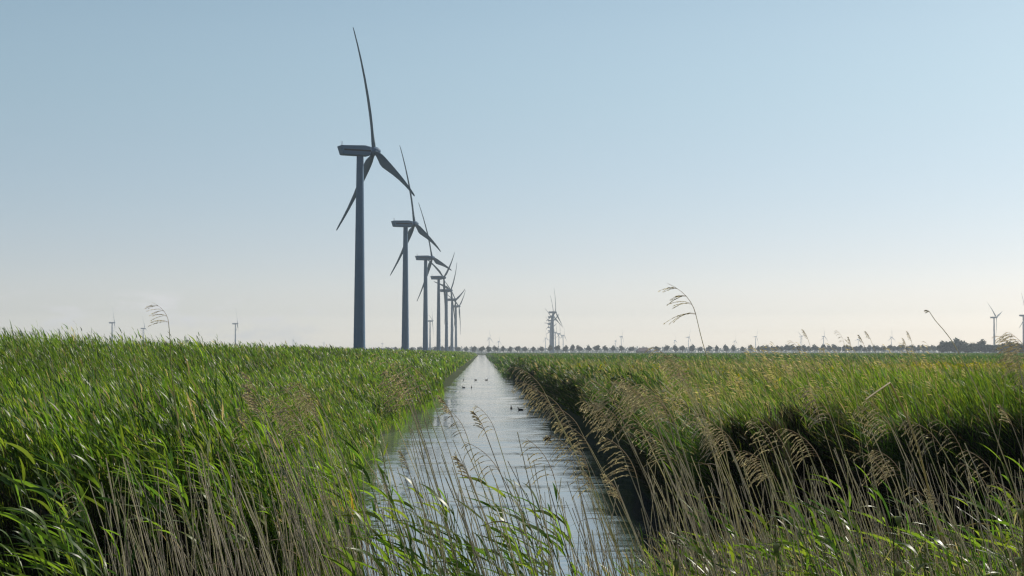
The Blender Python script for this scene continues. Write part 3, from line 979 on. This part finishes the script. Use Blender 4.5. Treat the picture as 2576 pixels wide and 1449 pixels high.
DB, DBILL = duck_meshes()
for (u, v, rz, lab) in ((1286, 1027, 95, "dark duck on mid canal seen from behind, beside a paddling one"),
                        (1309, 1031, 165, "dark duck low on mid canal, next to one seen from behind"),
                        (1166, 975, 175, "far duck swimming side on by the reflections of the turbines"),
                        (1185.5, 975, 85, "far duck seen end on beside one swimming side on"),
                        (1166, 956, 90, "farthest group's duck close to the green bank"),
                        (1196.5, 956, 170, "farthest group's middle duck, between two others in a line"),
                        (1223, 956, 10, "farthest group's duck nearer the shaded bank"),
                        (1375.6, 1104, 20, "pale duck close to the brown plumes at the shaded waterline")):
    d = 4.0 * F / (v - HOR)
    p = at(u, v, d)
    t = empty("duck", (p.x, p.y, -0.01), lab, "duck", "ducks swimming on the canal", R(rz))
    t.scale = (0.75, 0.75, 0.75)
    b = link("body", DB, t); link("bill", DBILL, t)

# ------------------------------------------------------------------ near reeds
STEMC = np.array([[0.56, 0.50, 0.45], [0.48, 0.43, 0.39], [0.62, 0.55, 0.45], [0.38, 0.33, 0.29], [0.46, 0.43, 0.28]])
PLUMEC = np.array([[0.56, 0.46, 0.38], [0.64, 0.55, 0.46], [0.45, 0.36, 0.29]])


def plume_mesh(kind, seed):
    """Feathery reed head. Grows along +Z from the stem tip, swept to -X by the wind."""
    g = np.random.default_rng(seed)
    b = Bag()
    L, nb, bl, sp = {"full": (.34, 15, .19, 1.0), "sparse": (.34, 8, .16, .7), "closed": (.22, 14, .09, 1.0), "tall": (.42, 12, .19, 0.55)}[kind]
    sweep = {"full": .38, "sparse": .32, "closed": .14, "tall": .34}[kind]
    rach = lambda t: np.stack([-sweep * L * t ** 2, 0 * t, L * t * (1 - .18 * t)], -1)
    ts = np.linspace(0, 1, 7)
    V, Q = tube([Vector(p) for p in rach(ts)], list(np.linspace(.0026, .0012, 7)), 4)
    b.add(V, Q, PLUMEC[2] * 0.9)
    for i in range(nb):
        t = (i + g.uniform(0, .8)) / nb if kind != "tall" else min(1, (i // 3 * 3 + g.uniform(0, .5)) / nb)
        p0 = rach(np.array([t]))[0]
        l = bl * (1.05 - .62 * t) * g.uniform(.65, 1.15)
        yy = g.uniform(-.3, .3)
        if kind == "closed":
            d0 = np.array([-.35, yy * .4, 1.0]); b0 = np.array([-.25, 0, -.25])
        else:
            d0 = np.array([-.85, yy, .62]); b0 = np.array([-.22, yy * .2, -g.uniform(.45, .85)])
        d0 = d0 / np.linalg.norm(d0)
        s = np.linspace(0, 1, 5)
        pts = p0 + l * (d0 * s[:, None] + b0 * (s ** 2)[:, None])
        V, Q = tube([Vector(q) for q in pts], [.0012, .0011, .001, .0009, .0006], 3)
        b.add(V, Q, PLUMEC[2] * .9)
        m = int(l * 250 * sp)
        ss = g.uniform(.22, 1.0, m)
        P = p0 + l * (d0 * ss[:, None] + b0 * (ss ** 2)[:, None])
        D = norm(d0 + 2 * b0 * ss[:, None] + g.normal(0, .15, (m, 3)))
        c = PLUMEC[g.integers(0, 3, m)] * g.uniform(.7, 1.2, (m, 1))
        b.strips(P, D, g.uniform(.013, .024, m), g.uniform(.0042, .0072, m), np.tile([0, 0, -.15], (m, 1)), norm(np.cross(D, g.normal(size=(m, 3)))),
                 g.uniform(-.6, .6, m), [.4, 1, .1], c)
    return b.mesh("plume", M_plume)


PLUMES = {"full": [plume_mesh("full", 100 + k) for k in range(6)], "sparse": [plume_mesh("sparse", 120 + k) for k in range(4)],
          "closed": [plume_mesh("closed", 140 + k) for k in range(4)], "tall": [plume_mesh("tall", 160 + k) for k in range(2)]}


def stem_mesh(pts, r0, r1, col=None):
    n = len(pts)
    V, Q = tube(pts, list(np.linspace(r0, r1, n)), 5)
    g = random.choice(STEMC) * random.uniform(.8, 1.2) if col is None else np.array(col)
    return quad_mesh("stem", V, Q, M_dry, np.tile(g, (len(V), 1)))


def dry_leaf_mesh(seed):
    g = np.random.default_rng(seed)
    b = Bag()
    n = int(g.integers(1, 3))
    P = np.zeros((n, 3)); P[:, 2] = -g.uniform(0, .3, n)
    D = norm(np.stack([-g.uniform(.3, 1, n), g.uniform(-.5, .5, n), g.uniform(.2, .9, n)], -1))
    n = 1; P, D = P[:1], D[:1]
    b.strips(P, D, g.uniform(.15, .34, n), g.uniform(.006, .013, n), np.tile([-.2, 0, -.55], (n, 1)), norm(np.cross(D, g.normal(size=(n, 3)))), g.uniform(-2, 2, n), LEAFP5,
             STRAW[g.integers(0, 3, n)])
    return b.mesh("leaf", M_plume)


DRYLEAF = [dry_leaf_mesh(200 + k) for k in range(8)]


def dry_reed(u, v, d, lean, label, group, plume=None, scale=1.0, path=None, curl=0.0, leaf=None, r=None):
    """A dead reed stalk whose top stands at `at(u, v, d)`; path = further (u, v) points down the stalk."""
    top = at(u, v, d)
    gz = 0.15
    if path:
        pts = [at(a, b_, d + .15 * (i + 1)) for i, (a, b_) in enumerate(path)]
        last, prev = pts[-1], (pts[-2] if len(pts) > 1 else top)
        s = (last - prev).normalized()
        k = (last.z - gz) / max(.2, -s.z)
        pts += [last + s * k * .5 + Vector((0, 0, 0)), last + s * k]
        pts = [top] + pts
        pts = pts[::-1]
        # smooth with Catmull-Rom
        sm = []
        for i in range(len(pts) - 1):
            p0, p1, p2, p3 = pts[max(i - 1, 0)], pts[i], pts[i + 1], pts[min(i + 2, len(pts) - 1)]
            for t in (0, .25, .5, .75):
                sm.append(.5 * ((2 * p1) + (p2 - p0) * t + (2 * p0 - 5 * p1 + 4 * p2 - p3) * t * t + (3 * p1 - p0 - 3 * p2 + p3) * t ** 3))
        pts = sm + [pts[-1]]
    else:
        H = top.z - gz
        n = 9
        a0 = math.tan(R(lean))
        dy = random.uniform(-.10, .12)
        pts = []
        for i in range(n):
            t = i / (n - 1)
            q = 1 - t
            pts.append(Vector((top.x + H * (a0 * .8 * q + curl * .0 + .35 * a0 * (q - q * t) * .6 + curl * (1 - t) ** 1 * 0), top.y + dy * H * q, gz + H * t)))
        # droop of the last part
        for i in range(n):
            t = i / (n - 1)
            pts[i].x -= 0 if t < .6 else curl * (t - .6) ** 2 * H
        off = top - pts[-1]
        for i in range(n):
            pts[i] += off * (i / (n - 1))
    base = pts[0]
    root = empty("dry_reed", base, label, "reed", group)
    loc = [q - base for q in pts]
    r0 = r or random.uniform(.0046, .0068)
    link("stem", stem_mesh(loc, r0, r0 * (.8 if "snapped" in label else .45), (.45, .38, .24) if "snapped" in label else None), root)
    tan = (loc[-1] - loc[-2]).normalized()
    if plume:
        pm = link("plume", random.choice(PLUMES[plume]), root)
        q = Vector((0, 0, 1)).rotation_difference(tan)
        pm.matrix_local = Matrix.Translation(loc[-1]) @ q.to_matrix().to_4x4() @ Matrix.Rotation(random.uniform(-.45, .45), 4, 'Z') @ Matrix.Scale(scale, 4)
    if leaf or (leaf is None and random.random() < .55):
        k = random.randint(len(loc) // 2, len(loc) - 2)
        lf = link("leaf", random.choice(DRYLEAF), root)
        lf.location = loc[k]
        lf.rotation_euler = (0, 0, random.uniform(-.7, .7))
    return root


# reeds that stand out one by one
def tall(u, v, d, lab, plume, sc, path, r=None):
    return dry_reed(u, v, d, 15, lab, None, plume, sc, path, leaf=False, r=r)


tall(1750, 792, 9.0, "tallest plumed reed rising high above the meadow against the sky", "tall", .80, [(1767, 862), (1786, 925), (1800, 990), (1812, 1060), (1828, 1150), (1842, 1230)], .0042)
tall(424, 812, 10.0, "thin plumed reed standing above the green reeds against the sky", "tall", .62, [(428, 862), (431, 930), (440, 1010), (452, 1090), (468, 1180)], .0045)
tall(2338, 785, 9.5, "slanting reed with a small tight head against the sky", "closed", .42, [(2352, 806), (2376, 834), (2400, 868), (2432, 930), (2462, 990), (2490, 1060), (2520, 1140)], .0042)
tall(2176, 1006, 10.0, "snapped reed folded over in a sharp peak before the dark bank", None, 1, [(2205, 985), (2232, 967), (2240, 966), (2262, 1010), (2285, 1060), (2310, 1130), (2330, 1210)], .0075)
for (u, v, d, pl, sc, l, lab) in ((2032, 850, 12, "closed", .5, 20, "narrow seed head on the skyline by the tree belt, first from the tallest reed"),
                                  (2122, 858, 11.5, "sparse", .42, 14, "loose seed head on the skyline, taller one of a crossing pair"),
                                  (2140, 868, 12, "closed", .48, 8, "upright seed head crossing the loose one on the skyline"),
                                  (2172, 862, 12, "closed", .5, 22, "bent narrow seed head on the skyline beside the crossing pair"),
                                  (2190, 852, 12, "closed", .48, 24, "sharp slanting seed head last of the skyline plumes before the leaning reed"),
                                  (2292, 855, 12, "closed", .48, 14, "slim seed head alone on the skyline near the leaning reed"),
                                  (2280, 872, 12.5, "closed", .5, 10, "short faint seed head beside the slim lone one on the skyline"),
                                  (2543, 835, 11, None, 1, -8, "bare thin reed leaning the other way before the hazy grove"),
                                  (2556, 862, 11, None, 1, 6, "short bare reed tip before the hazy grove by the edge"),
                                  (2012, 885, 12, "sparse", .5, 20, "drooping tan plume level with the horizon by the tree belt")):
    dry_reed(u, v + 4, d, l, lab, None, pl, sc * .85, leaf=False, r=.0028)
for k, (u, v, sc) in enumerate(((2562, 912, .6), (2576, 900, .55), (2594, 915, .75), (2570, 945, .7), (2586, 975, .7))):
    dry_reed(u, v, 9 + .3 * k, 12, "thick tan plumed reed in the bright clump at the meadow's edge", "tan plumed reeds clumped at the meadow edge", "full", sc)

GA = "dry reeds before the green bank"
GB = "dry reeds before the open water"
GC = "dry reeds before the dark bank"
lab = {(GA, 1): "tan plumed dry reed leaning in front of the sunlit green bank", (GA, 0): "bare dry reed stalk leaning in front of the sunlit green bank",
       (GB, 1): "plumed dry reed standing in front of the open canal water", (GB, 0): "bare dry reed stalk standing in front of the open canal water",
       (GC, 1): "brown plumed dry reed in front of the dark shaded bank", (GC, 0): "bare dry reed stalk in front of the dark shaded bank"}


def batch(n, ur, vr, dr, grp, pp, kinds, lean, curl=.25, vs=None):
    for _ in range(n):
        u = random.uniform(*ur); v = random.uniform(*vr); d = random.uniform(*dr)
        pl = random.choice(kinds) if random.random() < pp else None
        g = grp + (", plumed" if pl else ", bare")
        dry_reed(u, v, d, random.gauss(*lean), lab[(grp, 1 if pl else 0)], g, pl, random.uniform(.75, 1.05), curl=curl * random.uniform(.4, 1.4))


# before the green bank
batch(34, (430, 960), (1010, 1300), (9, 12.5), GA, .10, ["sparse", "closed"], (19, 5))
batch(20, (180, 620), (1120, 1330), (8.5, 11), GA, .05, ["sparse"], (17, 6))
batch(10, (740, 830), (1010, 1110), (10, 12), GA, .8, ["full", "sparse"], (17, 3))
batch(9, (1010, 1090), (930, 1060), (11, 13), GA, .75, ["sparse", "full"], (14, 4))
batch(5, (600, 720), (985, 1090), (11, 13), GA, .6, ["sparse", "closed"], (20, 4))
# before the water
batch(40, (930, 1330), (1050, 1290), (9, 12), GB, .10, ["sparse", "closed"], (14, 5))
batch(14, (1090, 1330), (1040, 1230), (9.5, 12), GB, .55, ["sparse", "closed"], (16, 5))
batch(18, (1330, 1600), (1130, 1300), (9, 11.5), GB, .30, ["sparse", "closed"], (13, 4))
for (u, v) in ((1352, 985), (1386, 1006), (1425, 1042), (1452, 1090), (1410, 1110), (1335, 948)):
    dry_reed(u + 34, v + 38, random.uniform(10.5, 12.5), random.gauss(21, 3), "full brown plumed reed along the shaded edge of the water", "brown plumed reeds along the shaded water edge", "full", random.uniform(.8, 1.0), curl=.35)
# before the dark bank
batch(9, (1540, 1640), (1010, 1120), (9.5, 12), GC, 1.0, ["full"], (17, 3), .4)
batch(12, (1640, 1860), (1040, 1160), (9, 12), GC, .6, ["full", "sparse"], (16, 4), .35)
batch(40, (1600, 2050), (1090, 1320), (8.5, 12), GC, .12, ["sparse", "full", "closed"], (13, 5), .3)
batch(26, (1900, 2300), (1050, 1250), (9, 12), GC, .42, ["full", "full", "sparse"], (15, 5), .35)
batch(22, (2250, 2620), (1050, 1300), (8.5, 12), GC, .36, ["full", "sparse", "closed"], (17, 6), .35)
batch(5, (1690, 1760), (930, 1010), (11, 13), GC, 1.0, ["sparse", "full"], (17, 3), .3)

# the many thinner stalks between them
bag = Bag()
for (n, ur_, vr_) in ((230, (260, 980), (1130, 1400)), (110, (960, 1560), (1200, 1430)), (420, (1600, 2640), (1150, 1430))):
    for _ in range(n):
        top = at(random.uniform(*ur_), random.uniform(*vr_), random.uniform(9.5, 14))
        ln = math.tan(R(random.gauss(12, 9)))
        H = top.z - .12
        pts = [Vector((top.x + H * ln * (q * .75 + .25 * q * q), top.y + random.uniform(-.02, .02) * 0 + .05 * q, .12 + H * (1 - q))) for q in (1, .75, .5, .25, 0)]
        r0 = random.uniform(.0035, .005)
        V, Q = tube(pts, list(np.linspace(r0, r0 * .5, 5)), 4)
        bag.add(V, Q, random.choice(STEMC) * random.uniform(.6, 1.1))
o = link("reed_stalks", bag.mesh("reed_stalks", M_dry))
tag(o, "thicket of thin dead reed stalks filling in between the taller reeds", "reed stalks", kind="stuff")

# leafy green reeds, individual plants
def green_meshes(seed, H, low, big=1.0):
    g = np.random.default_rng(seed)
    b = Bag()
    K = int(g.integers(12, 18))
    curve = lambda t: np.stack([-.20 * H * t ** 1.8, .03 * H * t, H * t * (1 - .03 * t)], -1)
    ts = np.linspace(0, 1, 8)
    V, Q = tube([Vector(p) for p in curve(ts)], list(np.linspace(.005, .002, 8)), 5)
    st = quad_mesh("stem", V, Q, M_leaf, np.tile(np.array([.075, .105, .025]), (len(V), 1)))
    t = np.linspace(low, 1.0, K) + g.uniform(-.03, .03, K)
    P = curve(np.clip(t, 0, 1))
    sgn = np.where(np.arange(K) % 2 == 0, 1, -1)
    D = norm(np.stack([-.45 + .55 * sgn * g.uniform(.2, 1, K), g.uniform(-.6, .6, K), .25 + .8 * t * g.uniform(.3, 1.4, K)], -1))
    bend = np.stack([-g.uniform(.1, .35, K), g.uniform(-.1, .1, K), -g.uniform(.05, .5, K)], -1)
    col = GREENS[g.choice(5, K, p=[.28, .28, .14, .22, .08])] * g.uniform(.8, 1.3, (K, 1))
    if g.random() < .35: col[0] = (.26, .16, .03)
    b.strips(P, D, g.uniform(.10, .27, K) * big, g.uniform(.010, .020, K) * big, bend, norm(np.cross(D, g.normal(size=(K, 3)))), g.uniform(-1.3, 1.3, K), [.35, .8, 1, .95, .7, .4, .03], np.repeat(col, 1, axis=0))
    return st, b.mesh("foliage", M_leaf)


GREEN = [green_meshes(300 + k, 2.4, .5) for k in range(14)]
GREEN_BIG = [green_meshes(350 + k, 2.4, .5, 1.2) for k in range(8)]
GREEN_TOP = [green_meshes(330 + k, 2.4, .80) for k in range(8)]


def green_reed(u, v, d, label, group, protos):
    top = at(u, v, d)
    st, fo = random.choice(protos)
    s = (top.z - 0.15) / 2.33
    sxy = random.uniform(.9, 1.2)
    root = empty("green_reed", (top.x + .20 * 2.4 * s, top.y, 0.15), label, "reed", group, random.gauss(0, .35))
    root.scale = (s * sxy, s * sxy, s)
    link("stem", st, root); link("foliage", fo, root)


for (n, ur, vr, dr, label, group) in (
        (44, (-40, 230), (1150, 1430), (9, 11.5), "broad leaved green reed at the very front of the green bank", "broad green reeds at the front of the green bank"),
        (34, (300, 900), (1090, 1210), (11.5, 14.5), "green reed with long wind swept leaves below the green bank", "wind swept green reeds below the green bank"),
        (64, (880, 1400), (1215, 1450), (9.5, 12.0), "dark leafy green reed standing in front of the open water", "leafy green reeds before the open water"),
        (105, (1660, 2640), (1275, 1450), (9.5, 12.0), "bright leafy green reed below the dark shaded bank", "bright green reeds below the shaded bank"),
        (12, (2080, 2640), (1150, 1270), (10, 12), "taller green reed with upright blades before the dark bank", "taller green reeds before the dark bank")):
    for _ in range(n):
        green_reed(random.uniform(*ur), random.uniform(*vr), random.uniform(*dr), label, group, GREEN_TOP if "wind swept" in group else GREEN_BIG if "water" in group else GREEN)


# nettles
def nettle_mesh(seed):
    g = np.random.default_rng(seed)
    b = Bag()
    H = 1.6
    V, Q = tube([(0, 0, 0), (-.03, 0, .8), (-.06, 0.02, H)], [.005, .004, .002], 5)
    st = quad_mesh("stem", V, Q, M_leaf, np.tile(np.array([.09, .09, .04]), (len(V), 1)))
    for k in range(15):
        z = H * (.3 + .7 * k / 14)
        az = (k % 2) * math.pi / 2 + g.uniform(-.3, .3)
        for q in (0, math.pi):
            h = np.array([[math.cos(az + q), math.sin(az + q), .25]])
            D = norm(h)
            L = np.array([.11 * (1.15 - .6 * k / 14)])
            b.strips(np.array([[-.04 * z, 0, z]]), D, L, L * .40, np.array([[0, 0, -.75]]), norm(np.cross(D, np.array([[0, 0, 1.0]]))), np.array([.2]), [.15, .9, .75, .95, .6, .5, .02],
                     np.array([[.075, .10, .030]]) * g.uniform(.8, 1.2))
            b.strips(np.array([[-.04 * z, 0, z]]), norm(h + [[0, 0, -.6]]), L * .9, L * .12, np.array([[0, 0, -.8]]), norm(np.cross(D, np.array([[0, 0, 1.0]]))), np.array([1.]), [.5, 1, .3],
                     np.array([[.15, .13, .08]]))
    return st, b.mesh("foliage", M_leaf)


NET = [nettle_mesh(400 + k) for k in range(3)]
for k, (u, v, label) in enumerate(((2000, 1300, "grey green nettle with drooping seed strings, standing well apart"), (2270, 1295, "taller nettle among the bright green reeds below the dark bank"),
                                   (2300, 1350, "shorter nettle tucked beside the taller one"), (1655, 1350, "nettle beside the water's edge among bare stalks"),
                                   (2560, 1285, "nettle by the meadow side edge of the near shore"))):
    top = at(u, v, 8.6 + .2 * k)
    t = empty("nettle", (top.x, top.y, .15), label, "nettle", None, k * 1.1)
    s = (top.z - .15) / 1.6
    t.scale = (s * .95, s * .95, s)
    st, fo = NET[k % 3]
    link("stem", st, t); link("foliage", fo, t)

# ------------------------------------------------------------------ haze
hm, nt, out = nodes("haze")
pv = nt.nodes.new("ShaderNodeVolumePrincipled")
pv.inputs["Color"].default_value = (0.80, 0.90, 1.0, 1)
pv.inputs["Density"].default_value = 0.00015
pv.inputs["Anisotropy"].default_value = 0.2
nt.links.new(pv.outputs[0], out.inputs["Volume"])
hz = link("haze", box_mesh("haze", (-6100, -60, -1.9), (6100, 8900, 118), hm))
tag(hz, "thin pale haze over the flat land", "haze", kind="stuff")
hz.display_type = 'WIRE'

# ------------------------------------------------------------------ render settings
scene.render.engine = 'CYCLES'
scene.view_settings.view_transform = 'Standard'
scene.view_settings.look = 'None'
scene.view_settings.exposure = 0.0
scene.view_settings.gamma = 1.0
cy = scene.cycles
cy.max_bounces = 6
cy.diffuse_bounces = 2
cy.glossy_bounces = 3
cy.transmission_bounces = 2
cy.transparent_max_bounces = 8
cy.volume_bounces = 0
cy.use_denoising = True
cy.denoiser = 'OPENIMAGEDENOISE'
cy.denoising_input_passes = 'RGB_ALBEDO_NORMAL'
cy.denoising_prefilter = 'ACCURATE'
cy.sample_clamp_indirect = 8.0
cy.filter_width = 1.3
